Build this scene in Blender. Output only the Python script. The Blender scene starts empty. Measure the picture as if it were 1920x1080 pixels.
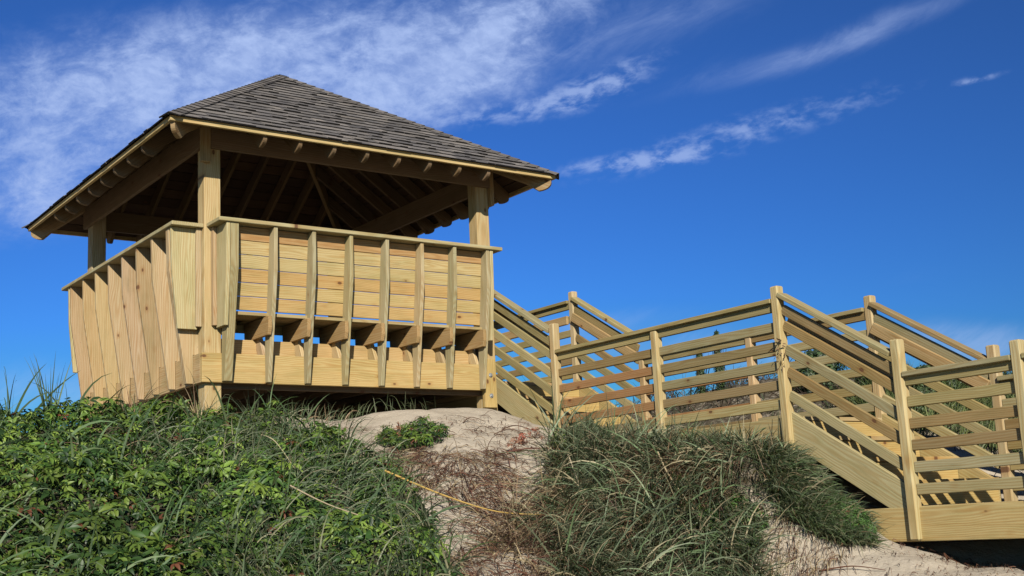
import bpy, bmesh, math, random
import numpy as np
from mathutils import Vector, Matrix

random.seed(7); rng = np.random.default_rng(11)
K = 1.22                      # drawing unit -> metres
sc = bpy.context.scene
COL = sc.collection

# ------------------------------------------------------------------ camera
CAM = [-4.099491, -10.011381, -1.609342, 0.632737, 0.191591, -0.050176, 2.359813]
yaw, pitch, roll = CAM[3:6]
fwd = Vector((math.sin(yaw)*math.cos(pitch), math.cos(yaw)*math.cos(pitch), math.sin(pitch)))
rt = Vector((math.cos(yaw), -math.sin(yaw), 0)); up = rt.cross(fwd)
r2 = rt*math.cos(roll)+up*math.sin(roll); u2 = -rt*math.sin(roll)+up*math.cos(roll)
cd = bpy.data.cameras.new('camera'); cam = bpy.data.objects.new('camera', cd); COL.objects.link(cam)
m = Matrix.Identity(4)
for i in range(3):
    m[i][0] = r2[i]; m[i][1] = u2[i]; m[i][2] = -fwd[i]; m[i][3] = CAM[i]*K
cam.matrix_world = m
cd.sensor_width = 36; cd.lens = CAM[6]*1000*36/1920; cd.clip_end = 5000; cd.clip_start = .05
sc.camera = cam
R0, U0, F0 = r2.copy(), u2.copy(), fwd.copy()     # fixed compass directions used to lay out the cloud bands

# ------------------------------------------------------------------ light
SUN = Vector((-1.03, -1.66, 1.0)).normalized()
SUN_EL = math.asin(SUN.z); SUN_AZ = math.atan2(SUN.x, SUN.y)
sl = bpy.data.lights.new('sun', 'SUN'); so = bpy.data.objects.new('sun', sl); COL.objects.link(so)
sl.energy = 5.0; sl.angle = math.radians(.5); sl.color = (1, .93, .80)
so.rotation_euler = SUN.to_track_quat('Z', 'Y').to_euler()
sc.view_settings.view_transform = 'Standard'; sc.view_settings.look = 'None'
sc.view_settings.gamma = 1; sc.view_settings.use_curve_mapping = False
sc.view_settings.exposure = .70
sc.cycles.diffuse_bounces = 2

class NT:
    """tiny helper to write node trees"""
    def __init__(s, nt): s.nt = nt; nt.nodes.clear()
    def n(s, t, **k):
        x = s.nt.nodes.new(t)
        for a, b in k.items():
            if a.startswith('i_'):
                key = a[2:]; key = int(key) if key.isdigit() else key.replace('_', ' ')
                s.set(x.inputs[key], b)
            else: setattr(x, a, b)
        return x
    def set(s, inp, v):
        if isinstance(v, bpy.types.NodeSocket): s.nt.links.new(v, inp)
        else: inp.default_value = v
    def m(s, op, a, b=0.0, c=None, clamp=False):
        x = s.nt.nodes.new('ShaderNodeMath'); x.operation = op; x.use_clamp = clamp
        s.set(x.inputs[0], a); s.set(x.inputs[1], b)
        if c is not None: s.set(x.inputs[2], c)
        return x.outputs[0]
    def v(s, op, a, b=(0, 0, 0)):
        x = s.nt.nodes.new('ShaderNodeVectorMath'); x.operation = op
        s.set(x.inputs[0], a)
        if op == 'SCALE': s.set(x.inputs['Scale'], b)
        else: s.set(x.inputs[1], b)
        return x.outputs['Value'] if op in ('DOT_PRODUCT', 'LENGTH') else x.outputs[0]
    def mix(s, f, a, b, mode='MIX'):
        x = s.nt.nodes.new('ShaderNodeMix'); x.data_type = 'RGBA'; x.blend_type = mode
        s.set(x.inputs[0], f); s.set(x.inputs[6], a); s.set(x.inputs[7], b)
        return x.outputs[2]
    def noise(s, vec, scale, detail=4, rough=.5, dist=0.0):
        x = s.nt.nodes.new('ShaderNodeTexNoise'); s.set(x.inputs['Vector'], vec)
        x.inputs['Scale'].default_value = scale; x.inputs['Detail'].default_value = detail
        x.inputs['Roughness'].default_value = rough; x.inputs['Distortion'].default_value = dist
        return x.outputs[0]
    def ramp(s, f, stops):
        x = s.nt.nodes.new('ShaderNodeValToRGB'); s.set(x.inputs[0], f)
        e = x.color_ramp.elements
        while len(e) < len(stops): e.new(.5)
        for q, (p, c) in zip(e, stops):
            q.position = p; q.color = c if len(c) == 4 else (*c, 1)
        return x.outputs[0]
    def sstep(s, x, a, b):
        r = s.nt.nodes.new('ShaderNodeMapRange'); r.interpolation_type = 'SMOOTHSTEP'; r.clamp = True
        s.set(r.inputs[0], x); r.inputs[1].default_value = a; r.inputs[2].default_value = b
        return r.outputs[0]

# ------------------------------------------------------------------ sky
w = bpy.data.worlds.new('World'); sc.world = w; w.use_nodes = True
T = NT(w.node_tree)
sky = T.n('ShaderNodeTexSky', sky_type='NISHITA', sun_disc=False, sun_elevation=SUN_EL, sun_rotation=SUN_AZ % (2*math.pi))
sky.air_density = 1.0; sky.dust_density = .3; sky.ozone_density = 3.0; sky.altitude = 0
hs = T.n('ShaderNodeHueSaturation', i_Hue=.502, i_Saturation=1.22, i_Value=1.0, i_Fac=1.0, i_Color=sky.outputs[0])
SKS = .085                                       # background strength
sep = T.n('ShaderNodeSeparateColor', i_Color=hs.outputs[0])
def chan(o, a, g):                               # deeper, polarised blue
    x = T.m('MINIMUM', T.m('MAXIMUM', T.m('MULTIPLY', o, SKS), 0.0), .66)
    return T.m('MULTIPLY', T.m('POWER', x, g), a/SKS)
skyc = T.n('ShaderNodeCombineColor', i_0=chan(sep.outputs[0], .25, .9), i_1=chan(sep.outputs[1], .94, 1.39), i_2=chan(sep.outputs[2], 1.70, 1.8)).outputs[0]
tc = T.n('ShaderNodeTexCoord').outputs['Generated']
f_ = T.m('MAXIMUM', T.v('DOT_PRODUCT', tc, tuple(F0)), .05)
s_ = T.m('DIVIDE', T.v('DOT_PRODUCT', tc, tuple(R0)), f_)
t_ = T.m('DIVIDE', T.v('DOT_PRODUCT', tc, tuple(U0)), f_)
fac = T.m('ADD', T.m('MULTIPLY', T.m('MINIMUM', T.m('MAXIMUM', s_, -.15), .45), -.6), T.m('MULTIPLY', T.m('MINIMUM', T.m('MAXIMUM', t_, -.1), .25), 1.4))
skyc = T.v('SCALE', skyc, T.m('ADD', fac, 1.05))      # the sky is deepest away from the sun's side
st = T.n('ShaderNodeCombineXYZ', i_X=s_, i_Y=t_, i_Z=0.0).outputs[0]
def blob(px, py, a, b, ang):          # soft ellipse on the sky, centre/radii in thousandths of the chart, angle in degrees
    cx, cy = (px-960)/2360, (540-py)/2360
    ca, sa = math.cos(math.radians(ang)), math.sin(math.radians(ang))
    dx = T.m('SUBTRACT', s_, cx); dy = T.m('SUBTRACT', t_, cy)
    p = T.m('ADD', T.m('MULTIPLY', dx, ca*2360/a), T.m('MULTIPLY', dy, sa*2360/a))
    q = T.m('ADD', T.m('MULTIPLY', dx, -sa*2360/b), T.m('MULTIPLY', dy, ca*2360/b))
    r = T.m('ADD', T.m('MULTIPLY', p, p), T.m('MULTIPLY', q, q))
    return T.m('EXPONENT', T.m('MULTIPLY', r, -1.0))
def rotst(ang, sx, sy):
    mp = T.n('ShaderNodeMapping', i_Vector=st, i_Rotation=(0, 0, math.radians(-ang)))
    mp2 = T.n('ShaderNodeMapping', i_Vector=mp.outputs[0], i_Scale=(sx, sy, 1))
    return mp2.outputs[0]
def total(l):
    o = l[0]
    for x in l[1:]: o = T.m('ADD', o, x)
    return o
n_soft = T.noise(rotst(15, 1, 2.2), 5, 7, .62, .3)
n_puff = T.noise(rotst(12, 1, 1.9), 46, 5, .6, .2)
n_mot = T.noise(rotst(8, 1, 1.6), 24, 7, .68, .3)
n_fine = T.noise(rotst(28, 1, 3.0), 13, 8, .66, .5)
big = total([blob(110, 245, 480, 165, 6), T.m('MULTIPLY', blob(560, 110, 460, 110, 4), .9), T.m('MULTIPLY', blob(930, 60, 300, 75, 26), .95),
             T.m('MULTIPLY', blob(820, 190, 260, 55, 12), .7), T.m('MULTIPLY', blob(30, 380, 320, 75, 2), .75), T.m('MULTIPLY', blob(620, 60, 560, 120, 8), .45)])
n_rip = T.noise(rotst(-20, 1, 1.5), 70, 4, .6, .4)
mot = T.m('ADD', .62, T.m('ADD', T.m('MULTIPLY', T.sstep(n_mot, .3, .7), .38), T.m('MULTIPLY', T.sstep(n_rip, .35, .7), .26)))
c_big = T.m('MULTIPLY', mot, T.sstep(T.m('MULTIPLY', big, T.m('ADD', T.m('MULTIPLY', n_soft, 1.0), T.m('ADD', T.m('MULTIPLY', n_fine, .5), T.m('MULTIPLY', T.sstep(n_mot, .30, .70), .40)))), .30, 1.75))
c_big = T.m('MULTIPLY', c_big, .78)
band = total([blob(1120, 160, 150, 34, 24), T.m('MULTIPLY', blob(900, 215, 230, 26, 10), .85), T.m('MULTIPLY', blob(1400, 245, 330, 36, 15.5), .88),
              T.m('MULTIPLY', blob(1180, 305, 150, 16, 6), .8), T.m('MULTIPLY', blob(1830, 150, 58, 8, 14), .8)])
c_band = T.m('MULTIPLY', T.sstep(T.m('MULTIPLY', band, T.m('ADD', T.m('MULTIPLY', T.sstep(n_puff, .28, .72), 1.2), T.m('MULTIPLY', n_fine, .45))), .22, 1.6), .58)
wisp = total([T.m('MULTIPLY', blob(1150, 110, 420, 90, 22), .35), blob(1650, 50, 190, 30, 22), T.m('MULTIPLY', blob(1400, 130, 220, 30, 14), .5), T.m('MULTIPLY', blob(1850, 645, 200, 42, -4), 1.1),
              T.m('MULTIPLY', blob(1230, 30, 260, 40, 20), .5), T.m('MULTIPLY', blob(40, 730, 300, 60, 0), .9), T.m('MULTIPLY', blob(1350, 660, 420, 55, -3), .9), T.m('MULTIPLY', blob(1650, 520, 260, 30, 4), .25),
              T.m('MULTIPLY', blob(1120, 600, 200, 22, 6), .4)])
c_wisp = T.m('MULTIPLY', T.sstep(T.m('MULTIPLY', wisp, T.m('ADD', T.m('MULTIPLY', n_fine, 1.5), -.12)), .1, 1.05), .42)
cl = T.m('ADD', T.m('ADD', c_big, c_band), c_wisp, clamp=True)
col = T.mix(cl, skyc, (.43/SKS, .56/SKS, .90/SKS, 1))
bg = T.n('ShaderNodeBackground', i_Color=col, i_Strength=SKS*.62)
out = T.n('ShaderNodeOutputWorld', i_Surface=bg.outputs[0])

# ------------------------------------------------------------------ materials
def newmat(name):
    m = bpy.data.materials.new(name); m.use_nodes = True
    return m, NT(m.node_tree)

def wood_mat(name, bump=.35):
    m, T = newmat(name)
    wc = T.n('ShaderNodeAttribute', attribute_name='wc').outputs['Vector']
    tint = T.v('SCALE', T.n('ShaderNodeAttribute', attribute_name='tint').outputs['Vector'], .62)
    # growth rings: distance from a pith line that wanders along the board
    wob = T.n('ShaderNodeTexNoise'); T.set(wob.inputs['Vector'], T.n('ShaderNodeMapping', i_Vector=wc, i_Scale=(.7, 2.4, 2.4)).outputs[0]); wob.inputs['Scale'].default_value = 1.4; wob.inputs['Detail'].default_value = 2
    off = T.v('SCALE', T.v('SUBTRACT', wob.outputs['Color'], (.5, .5, .5)), .13)
    p = T.v('ADD', wc, off)
    sp = T.n('ShaderNodeSeparateXYZ', i_Vector=p)
    y = sp.outputs[1]; z = T.m('ADD', sp.outputs[2], .035)
    d = T.m('SQRT', T.m('ADD', T.m('MULTIPLY', y, y), T.m('MULTIPLY', z, z)))
    ring = T.m('SINE', T.m('MULTIPLY', d, 330.0))
    ring = T.m('ADD', T.m('MULTIPLY', ring, .5), .5)
    fib = T.noise(T.n('ShaderNodeMapping', i_Vector=wc, i_Scale=(3, 160, 160)).outputs[0], 1, 3, .6)
    blot = T.noise(T.n('ShaderNodeMapping', i_Vector=wc, i_Scale=(2.2, 9, 9)).outputs[0], 1, 3, .55)
    c = T.mix(T.m('MULTIPLY', ring, .62), tint, T.mix(1.0, tint, (.76, .60, .42, 1), 'MULTIPLY'))
    c = T.mix(T.m('MULTIPLY', T.sstep(fib, .42, .75), .45), c, T.mix(1.0, tint, (.70, .62, .50, 1), 'MULTIPLY'))
    c = T.mix(T.sstep(blot, .42, .72), c, T.mix(1.0, c, (.84, .86, .80, 1), 'MULTIPLY'))
    gr = T.noise(T.n('ShaderNodeMapping', i_Vector=wc, i_Scale=(1.3, 14, 14)).outputs[0], 1.7, 5, .7)
    c = T.mix(T.m('MULTIPLY', T.sstep(gr, .56, .74), .55), c, T.mix(1.0, c, (.62, .62, .60, 1), 'MULTIPLY'))   # grey weather stains
    strk = T.noise(T.n('ShaderNodeMapping', i_Vector=wc, i_Scale=(1.6, 55, 55)).outputs[0], 1, 4, .6)
    c = T.mix(T.m('MULTIPLY', T.sstep(strk, .50, .70), .40), c, T.mix(1.0, c, (.80, .60, .38, 1), 'MULTIPLY'))
    # knots: a few dark ovals
    kn = T.n('ShaderNodeTexVoronoi'); T.set(kn.inputs['Vector'], T.n('ShaderNodeMapping', i_Vector=wc, i_Scale=(4.5, 8.0, 0)).outputs[0]); kn.inputs['Scale'].default_value = 1.0
    kd = kn.outputs['Distance']; kr = T.n('ShaderNodeSeparateColor', i_Color=kn.outputs['Color']).outputs[0]
    pick = T.m('GREATER_THAN', kr, .62)
    core = T.m('MULTIPLY', T.m('SUBTRACT', 1.0, T.sstep(kd, .09, .15)), pick)
    halo = T.m('MULTIPLY', T.m('SUBTRACT', 1.0, T.sstep(kd, .08, .36)), pick)
    c = T.mix(T.m('MULTIPLY', halo, .45), c, T.mix(1.0, c, (.78, .55, .34, 1), 'MULTIPLY'))
    c = T.mix(T.m('MULTIPLY', core, .85), c, (.075, .03, .014, 1))
    # nail heads and small marks
    nv = T.n('ShaderNodeTexVoronoi'); T.set(nv.inputs['Vector'], T.n('ShaderNodeMapping', i_Vector=wc, i_Scale=(11, 14, 0)).outputs[0]); nv.inputs['Scale'].default_value = 1
    nr = T.n('ShaderNodeSeparateColor', i_Color=nv.outputs['Color']).outputs[1]
    nail = T.m('MULTIPLY', T.m('LESS_THAN', nv.outputs['Distance'], .05), T.m('GREATER_THAN', nr, .86))
    c = T.mix(T.m('MULTIPLY', nail, .7), c, (.07, .045, .03, 1))
    bh = T.m('ADD', T.m('MULTIPLY', ring, .4), T.m('ADD', T.m('MULTIPLY', fib, 1.0), T.m('MULTIPLY', core, -1.2)))
    bp = T.n('ShaderNodeBump', i_Strength=bump, i_Distance=.0035, i_Height=bh)
    b = T.n('ShaderNodeBsdfPrincipled', i_Base_Color=c, i_Roughness=.78, i_Normal=bp.outputs[0])
    b.inputs['Specular IOR Level'].default_value = .25
    T.n('ShaderNodeOutputMaterial', i_Surface=b.outputs[0])
    return m
WOOD = wood_mat('pine_wood')

def leaf_mat(name, trans=.3, rough=.5, spec=.35):
    m, T = newmat(name)
    c = T.v('SCALE', T.n('ShaderNodeAttribute', attribute_name='tint').outputs['Vector'], .64)
    b = T.n('ShaderNodeBsdfPrincipled', i_Base_Color=c, i_Roughness=rough)
    b.inputs['Specular IOR Level'].default_value = spec
    tr = T.n('ShaderNodeBsdfTranslucent', i_Color=T.mix(1.0, c, (1.2, 1.3, .5, 1), 'MULTIPLY'))
    mx = T.n('ShaderNodeMixShader', i_0=trans, i_1=b.outputs[0], i_2=tr.outputs[0])
    T.n('ShaderNodeOutputMaterial', i_Surface=mx.outputs[0])
    return m
LEAF = leaf_mat('leaf', .22, .5, .4); GRASS = leaf_mat('grass_blade', .15, .55, .3); DRY = leaf_mat('dry_stem', .05, .85, .1)

def shingle_mat():
    m, T = newmat('asphalt_shingle')
    c = T.v('SCALE', T.n('ShaderNodeAttribute', attribute_name='tint').outputs['Vector'], .70)
    g = T.n('ShaderNodeTexCoord').outputs['Object']
    n1 = T.noise(g, 160, 2, .6); n2 = T.noise(g, 3, 3, .5)
    c = T.mix(1.0, c, T.ramp(n1, [(.3, (.55, .55, .56)), (.7, (1.5, 1.45, 1.4))]), 'MULTIPLY')
    c = T.mix(1.0, c, T.ramp(n2, [(.3, (.85, .85, .87)), (.7, (1.12, 1.1, 1.06))]), 'MULTIPLY')
    bp = T.n('ShaderNodeBump', i_Strength=.5, i_Distance=.003, i_Height=n1)
    b = T.n('ShaderNodeBsdfPrincipled', i_Base_Color=c, i_Roughness=.9, i_Normal=bp.outputs[0])
    b.inputs['Specular IOR Level'].default_value = .2
    T.n('ShaderNodeOutputMaterial', i_Surface=b.outputs[0])
    return m
SHINGLE = shingle_mat()

def metal_mat():
    m, T = newmat('galvanised_steel')
    b = T.n('ShaderNodeBsdfPrincipled', i_Base_Color=(.42, .43, .44, 1), i_Roughness=.42, i_Metallic=.8)
    T.n('ShaderNodeOutputMaterial', i_Surface=b.outputs[0]); return m
STEEL = metal_mat()

def sand_mat():
    m, T = newmat('dune_sand')
    g = T.n('ShaderNodeTexCoord').outputs['Object']
    veg = T.n('ShaderNodeAttribute', attribute_name='veg').outputs['Fac']
    n1 = T.noise(g, 2.2, 5, .6); n2 = T.noise(g, 38, 5, .7); n3 = T.noise(g, 420, 2, .6); n4 = T.noise(g, 9, 5, .65)
    c = T.ramp(n1, [(.3, (.315, .276, .222)), (.7, (.378, .336, .272))])
    c = T.mix(1.0, c, T.ramp(n3, [(.25, (.72, .7, .68)), (.75, (1.2, 1.2, 1.2))]), 'MULTIPLY')
    c = T.mix(1.0, c, T.ramp(n2, [(.3, (.86, .84, .82)), (.7, (1.06, 1.06, 1.06))]), 'MULTIPLY')
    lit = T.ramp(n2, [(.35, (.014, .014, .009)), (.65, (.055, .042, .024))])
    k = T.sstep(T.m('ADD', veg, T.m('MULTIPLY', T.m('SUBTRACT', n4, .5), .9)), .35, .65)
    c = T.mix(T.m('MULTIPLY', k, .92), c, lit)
    h = T.m('ADD', T.m('MULTIPLY', n4, 1.0), T.m('ADD', T.m('MULTIPLY', n2, .45), T.m('MULTIPLY', n3, .06)))
    bp = T.n('ShaderNodeBump', i_Strength=.55, i_Distance=.045, i_Height=h)
    b = T.n('ShaderNodeBsdfPrincipled', i_Base_Color=c, i_Roughness=.95, i_Normal=bp.outputs[0])
    b.inputs['Specular IOR Level'].default_value = .1
    T.n('ShaderNodeOutputMaterial', i_Surface=b.outputs[0])
    return m
SAND = sand_mat()

# ------------------------------------------------------------------ object helpers
def tag(o, label=None, cat=None, group=None, kind=None):
    if label: o['label'] = label
    if cat: o['category'] = cat
    if group: o['group'] = group
    if kind: o['kind'] = kind
    return o
def empty(name, loc, label, cat, group=None):
    o = bpy.data.objects.new(name, None); COL.objects.link(o)
    o.location = Vector(loc)*K; o.empty_display_size = .1
    return tag(o, label, cat, group)
def root_of(p):
    v = Vector((0, 0, 0))
    while p is not None: v += p.location; p = p.parent
    return v

def wood_tint(kind='pine'):
    r = random.random()
    if kind == 'pine':
        if r < .30: c = (.56, .45, .225)        # yellow
        elif r < .60: c = (.50, .43, .225)      # greenish treated
        elif r < .80: c = (.58, .44, .235)
        elif r < .90: c = (.54, .38, .185)      # orange
        else: c = (.46, .37, .20)
    elif kind == 'warm': c = random.choice([(.55, .40, .17), (.52, .35, .16), (.58, .43, .19), (.52, .41, .18)])
    elif kind == 'green': c = random.choice([(.46, .43, .25), (.50, .44, .24), (.52, .44, .23), (.50, .40, .21)])
    elif kind == 'tan': c = random.choice([(.60, .44, .24), (.56, .42, .22), (.58, .46, .25)])
    elif kind == 'rail': c = random.choice([(.43, .36, .16), (.40, .345, .155), (.38, .30, .13), (.44, .37, .165), (.34, .25, .11), (.41, .36, .18), (.45, .39, .19)])
    elif kind == 'soffit': c = random.choice([(.12, .075, .045), (.10, .06, .035), (.14, .085, .048)])  # planks tinted darker than the wood is, shade under the roof put into colour
    elif kind == 'beam': c = random.choice([(.21, .145, .075), (.24, .165, .09)])  # under-roof shade painted into rafter and beam colour; joists share the tint
    j = random.uniform(.82, 1.13); q = random.uniform(-.05, .05)
    return (c[0]*j*(1+q*.6), c[1]*j, c[2]*j*1.08*(1-q*2.2), 1)

class MB:
    """collects boards into one mesh; every board carries its own wood coordinates and tint"""
    def __init__(s):
        s.bm = bmesh.new()
        s.wc = s.bm.verts.layers.float_vector.new('wc')
        s.tn = s.bm.verts.layers.float_color.new('tint')
    def _fin(s, vs, fs, bev):
        bmesh.ops.recalc_face_normals(s.bm, faces=fs)
        if bev:
            es = list({e for f in fs for e in f.edges})
            bmesh.ops.bevel(s.bm, geom=es, offset=bev, segments=1, affect='EDGES', clamp_overlap=True)
    def board(s, a, L, W, Tk, kind='pine', bev=.0028, tint=None):
        """box from corner a with edge vectors L (grain), W, Tk (drawing units)"""
        a, L, W, Tk = Vector(a), Vector(L), Vector(W), Vector(Tk)
        t = tint or wood_tint(kind); off = Vector((random.uniform(0, 40), random.uniform(-.13, .13), random.uniform(-.05, .05)))
        vs = []
        for i in (0, 1):
            for j in (0, 1):
                for k in (0, 1):
                    v = s.bm.verts.new((a+L*i+W*j+Tk*k)*K)
                    w_, t_ = W.length, Tk.length
                    v[s.wc] = Vector((L.length*i, w_*(j-.5), t_*(k-.5)))*K+off
                    v[s.tn] = t; vs.append(v)
        q = [(0, 1, 3, 2), (4, 6, 7, 5), (0, 4, 5, 1), (2, 3, 7, 6), (0, 2, 6, 4), (1, 5, 7, 3)]
        s._fin(vs, [s.bm.faces.new([vs[i] for i in f]) for f in q], bev*K if bev else 0)
    def beam(s, x0, x1, y0, y1, z0, z1, g='x', **k):
        d = {'x': (x1-x0, 0, 0), 'y': (0, y1-y0, 0), 'z': (0, 0, z1-z0)}
        o = [q for q in 'xyz' if q != g]
        if (o[0] in 'xy' and o[1] == 'z' and abs(d['z'][2]) > max(map(abs, d[o[0]]))): o = o[::-1]
        s.board((x0, y0, z0), d[g], d[o[0]], d[o[1]], **k)
    def prism(s, pts, tvec, g, kind='pine', bev=.0028, tint=None):
        """polygon (3d points) extruded by tvec, grain direction g"""
        t = tint or wood_tint(kind); off = Vector((random.uniform(0, 40), random.uniform(-.13, .13), random.uniform(-.05, .05)))
        g = Vector(g).normalized(); tv = Vector(tvec); n = tv.normalized(); b = n.cross(g)
        c0 = sum((Vector(p) for p in pts), Vector())/len(pts)
        rows = []
        for k in (0, 1):
            r = []
            for p in pts:
                q = Vector(p)+tv*k; v = s.bm.verts.new(q*K); e = q-c0-tv*.5
                v[s.wc] = Vector((e.dot(g), e.dot(b), e.dot(n)))*K+off; v[s.tn] = t; r.append(v)
            rows.append(r)
        fs = [s.bm.faces.new(rows[0]), s.bm.faces.new(rows[1][::-1])]
        N = len(pts)
        for i in range(N): fs.append(s.bm.faces.new([rows[0][i], rows[0][(i+1) % N], rows[1][(i+1) % N], rows[1][i]]))
        s._fin(None, fs, bev*K if bev else 0)
    def build(s, name, parent=None, mat=None, label=None):
        me = bpy.data.meshes.new(name)
        off = root_of(parent)
        for v in s.bm.verts: v.co -= off
        s.bm.to_mesh(me); s.bm.free()
        me.materials.append(mat or WOOD)
        o = bpy.data.objects.new(name, me); COL.objects.link(o)
        if parent is not None: o.parent = parent
        if label: o['label'] = label
        return o
def one(name, parent, f, *a, label=None, mat=None, **k):
    b = MB(); getattr(b, f)(*a, **k); return b.build(name, parent, mat, label)

# ================================================================== GAZEBO
SX, SY, PW = 3.0, 3.2, .1486
EO, ZE, ZA = .491, 1.836, 3.255          # eave overhang, fascia bottom, roof peak
gz = empty('gazebo', (1.5, 1.6, -.6), 'open-sided pine gazebo with grey shingled pyramid roof and built-in benches on top of the dune', 'gazebo')

# posts
def gpost(x, y, zb=-.9, tint=None):
    return one('post', gz, 'beam', x, x+PW, y, y+PW, zb, 2.03, g='z', bev=.006, kind='tan', tint=tint)
gpost(0, 0, tint=(.60, .47, .25, 1)); gpost(SX-PW, 0, tint=(.56, .43, .23, 1)); gpost(0, SY-PW); gpost(SX-PW, SY-PW)
# bolted splice block at the foot of the post next to the stairs
pl = one('bolted_block', gz, 'beam', 2.822, 2.962, -.047, -.003, -.415, .06, g='z', kind='warm', tint=(.60, .45, .19, 1), label='short bolted board at the foot of the corner post beside the stairs')
for zz in (-.10, -.30):
    b = bmesh.new()
    bmesh.ops.create_cone(b, cap_ends=True, segments=16, radius1=.022*K, radius2=.022*K, depth=.006*K, matrix=Matrix.Translation(Vector((2.895, -.050, zz))*K-root_of(gz)) @ Matrix.Rotation(math.pi/2, 4, 'X'))
    bmesh.ops.create_cone(b, cap_ends=True, segments=6, radius1=.012*K, radius2=.012*K, depth=.014*K, matrix=Matrix.Translation(Vector((2.895, -.058, zz))*K-root_of(gz)) @ Matrix.Rotation(math.pi/2, 4, 'X'))
    me = bpy.data.meshes.new('bolt'); b.to_mesh(me); b.free(); me.materials.append(STEEL)
    o = bpy.data.objects.new('bolt', me); COL.objects.link(o); o.parent = pl

# rim boards and floor
RD = .0425
one('rim_board', gz, 'beam', -RD, 2.815, -RD, 0, -.25, 0, g='x', kind='warm', tint=(.60, .45, .20, 1))
one('rim_board', gz, 'beam', -RD, 0, .002, SY+RD, -.25, 0, g='y', kind='tan')
one('rim_board', gz, 'beam', 0.002, SX+RD, SY, SY+RD, -.25, -.003, g='x')
one('rim_board', gz, 'beam', SX, SX+RD, .2, SY-.002, -.25, -.003, g='y')
b = MB()
for i in range(9):
    x = .2+i*.325
    b.beam(x, x+.035, .03, SY-.03, -.235, -.032, g='y', kind='beam')
b.beam(PW+.003, SX-PW-.003, .045, .083, -.29, -.236, g='x', kind='beam'); b.beam(PW+.003, SX-PW-.003, 1.5, 1.54, -.33, -.236, g='x', kind='beam')
b.beam(PW+.003, SX-PW-.003, 3.02, 3.06, -.33, -.236, g='x', kind='beam')
b.build('floor_joists', gz)
b = MB(); y = .003
while y < SY-.05:
    y1 = min(y+.114, SY-.002)
    b.beam(.002, SX-.002, y, y1-.004, -.030, -.002, g='x', bev=.002); y = y1
b.build('floor_boards', gz)

# ---- benches: d is the distance outwards from the post line, u runs along the side
RIB = [(.262, 1.094), (.252, .72), (.10, -.243), (.0445, -.243), (.0445, .0), (.052, .18), (.088, .372), (.172, 1.094)]
def bench(T, ulist, dbl, u_end, uend_panel, length, rimtan):
    """T(u,d,z)->point. ulist: centres of ribs"""
    def A(u, d, z): return Vector(T(u, d, z))
    du = A(1, 0, 0)-A(0, 0, 0); dd = A(0, 1, 0)-A(0, 0, 0)
    # seat = the part itself
    b = MB()
    for (d0, d1) in (() if rimtan else ((.125, .02), (.01, -.10)))+((-.11, -.215), (-.225, -.33), (-.34, -.43)):
        b.board(A(.16, d0, .325), du*(length-.32), dd*(d1-d0), (0, 0, .03))
    b.board(A(.16, -.330, .25), du*(length-.32), dd*-.03, (0, 0, .073))
    seat = b.build('bench', gz)
    # top cap board
    b = MB(); b.board(A(.018, .282, 1.096), du*(length-.018-(SX-2.945 if length == SX else .05)), dd*-.285, (0, 0, .034), kind='green', tint=(.50, .44, .25, 1), bev=.004)
    b.build('cap_rail', seat)
    # back boards: six planks leaning outwards at the top
    top = (.172, 1.09); bot = (.088, .372)
    RB = RIB
    if rimtan:
        top = (.125, 1.09); bot = (.0, .372); RB = RIB[:4]+[(.0445, .003), (-.05, .003), (-.05, .18), (.0, .372), (.125, 1.094)]
    for i in range(6):
        def pt(t): return (bot[0]+(top[0]-bot[0])*t, bot[1]+(top[1]-bot[1])*t)
        t0, t1 = i/6+.0028, (i+1)/6-.0028
        d0, z0 = pt(t0); d1, z1 = pt(t1)
        b = MB(); nrm = dd*-.030+Vector((0, 0, .0035))
        b.board(A(.17, d0, z0), du*(length-.34), A(0, d1, z1)-A(0, d0, z0), nrm, kind='warm' if i in (0, 3, 5) else 'pine', bev=.0035,
                tint=[(.60,.43,.19,1),(.60,.47,.22,1),(.58,.40,.17,1),(.58,.48,.24,1),(.60,.48,.24,1),(.52,.33,.15,1)][i])
        b.build('back_board', seat)
    # ribs
    for i, u in enumerate(ulist):
        b = MB(); wd = .036
        off = wd if (i == 0 and dbl) else 0
        b.prism([A(u-wd/2-off/2, d, z) for d, z in RB], du*(wd+off), (0, 0, 1), kind='tan' if rimtan else 'green')
        b.build('rib', seat)
    # closing panels at both ends
    PAN = [(.262, 1.094), (.252, .72), (.20, .215), (.03, .215), (.03, 1.094)]
    for uu in (.091, uend_panel):
        b = MB(); b.prism([A(uu, d, z) for d, z in PAN], du*.035, (0, 0, 1), kind='green', tint=(.58, .51, .29, 1)); b.build('side_panel', seat)
        b = MB(); b.prism([A(uu-.034 if uu < 1 else uu+.036, d, z) for d, z in [(.05, .235), (.05, 1.094), (.002, 1.094), (.002, .235)]], du*.033, (0, 0, 1), kind='tan'); b.build('cleat', seat)
    # seat brackets and slanting legs
    for i, u in enumerate(ulist[1:-1]+[ulist[-1]]):
        b = MB(); b.prism([A(u-.055 if not rimtan else u+.020, d, z) for d, z in [(.205 if not rimtan else .15, .318), (.205 if not rimtan else .15, .215), (.185 if not rimtan else .14, .155), (-.24, .155), (-.30, .185), (-.30, .318)]], du*.034, dd, kind='rail', tint=(.47, .32, .15, 1)); b.build('seat_bracket', seat)
        b = MB(); b.prism([A(u-.020 if not rimtan else u+.02, d, z) for d, z in [(-.13, .30), (-.245, .30), (-.10, .004), (.012, .004)]], du*.036, dd*.14+Vector((0, 0, -.30)), kind='tan'); b.build('leg', seat)
    b = MB(); b.board(A(.17, -.13, .004), du*(length-.34), dd*-.03, (0, 0, .150), kind='warm', tint=(.60, .43, .21, 1)); b.build('toe_board', seat)
    return seat
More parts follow.
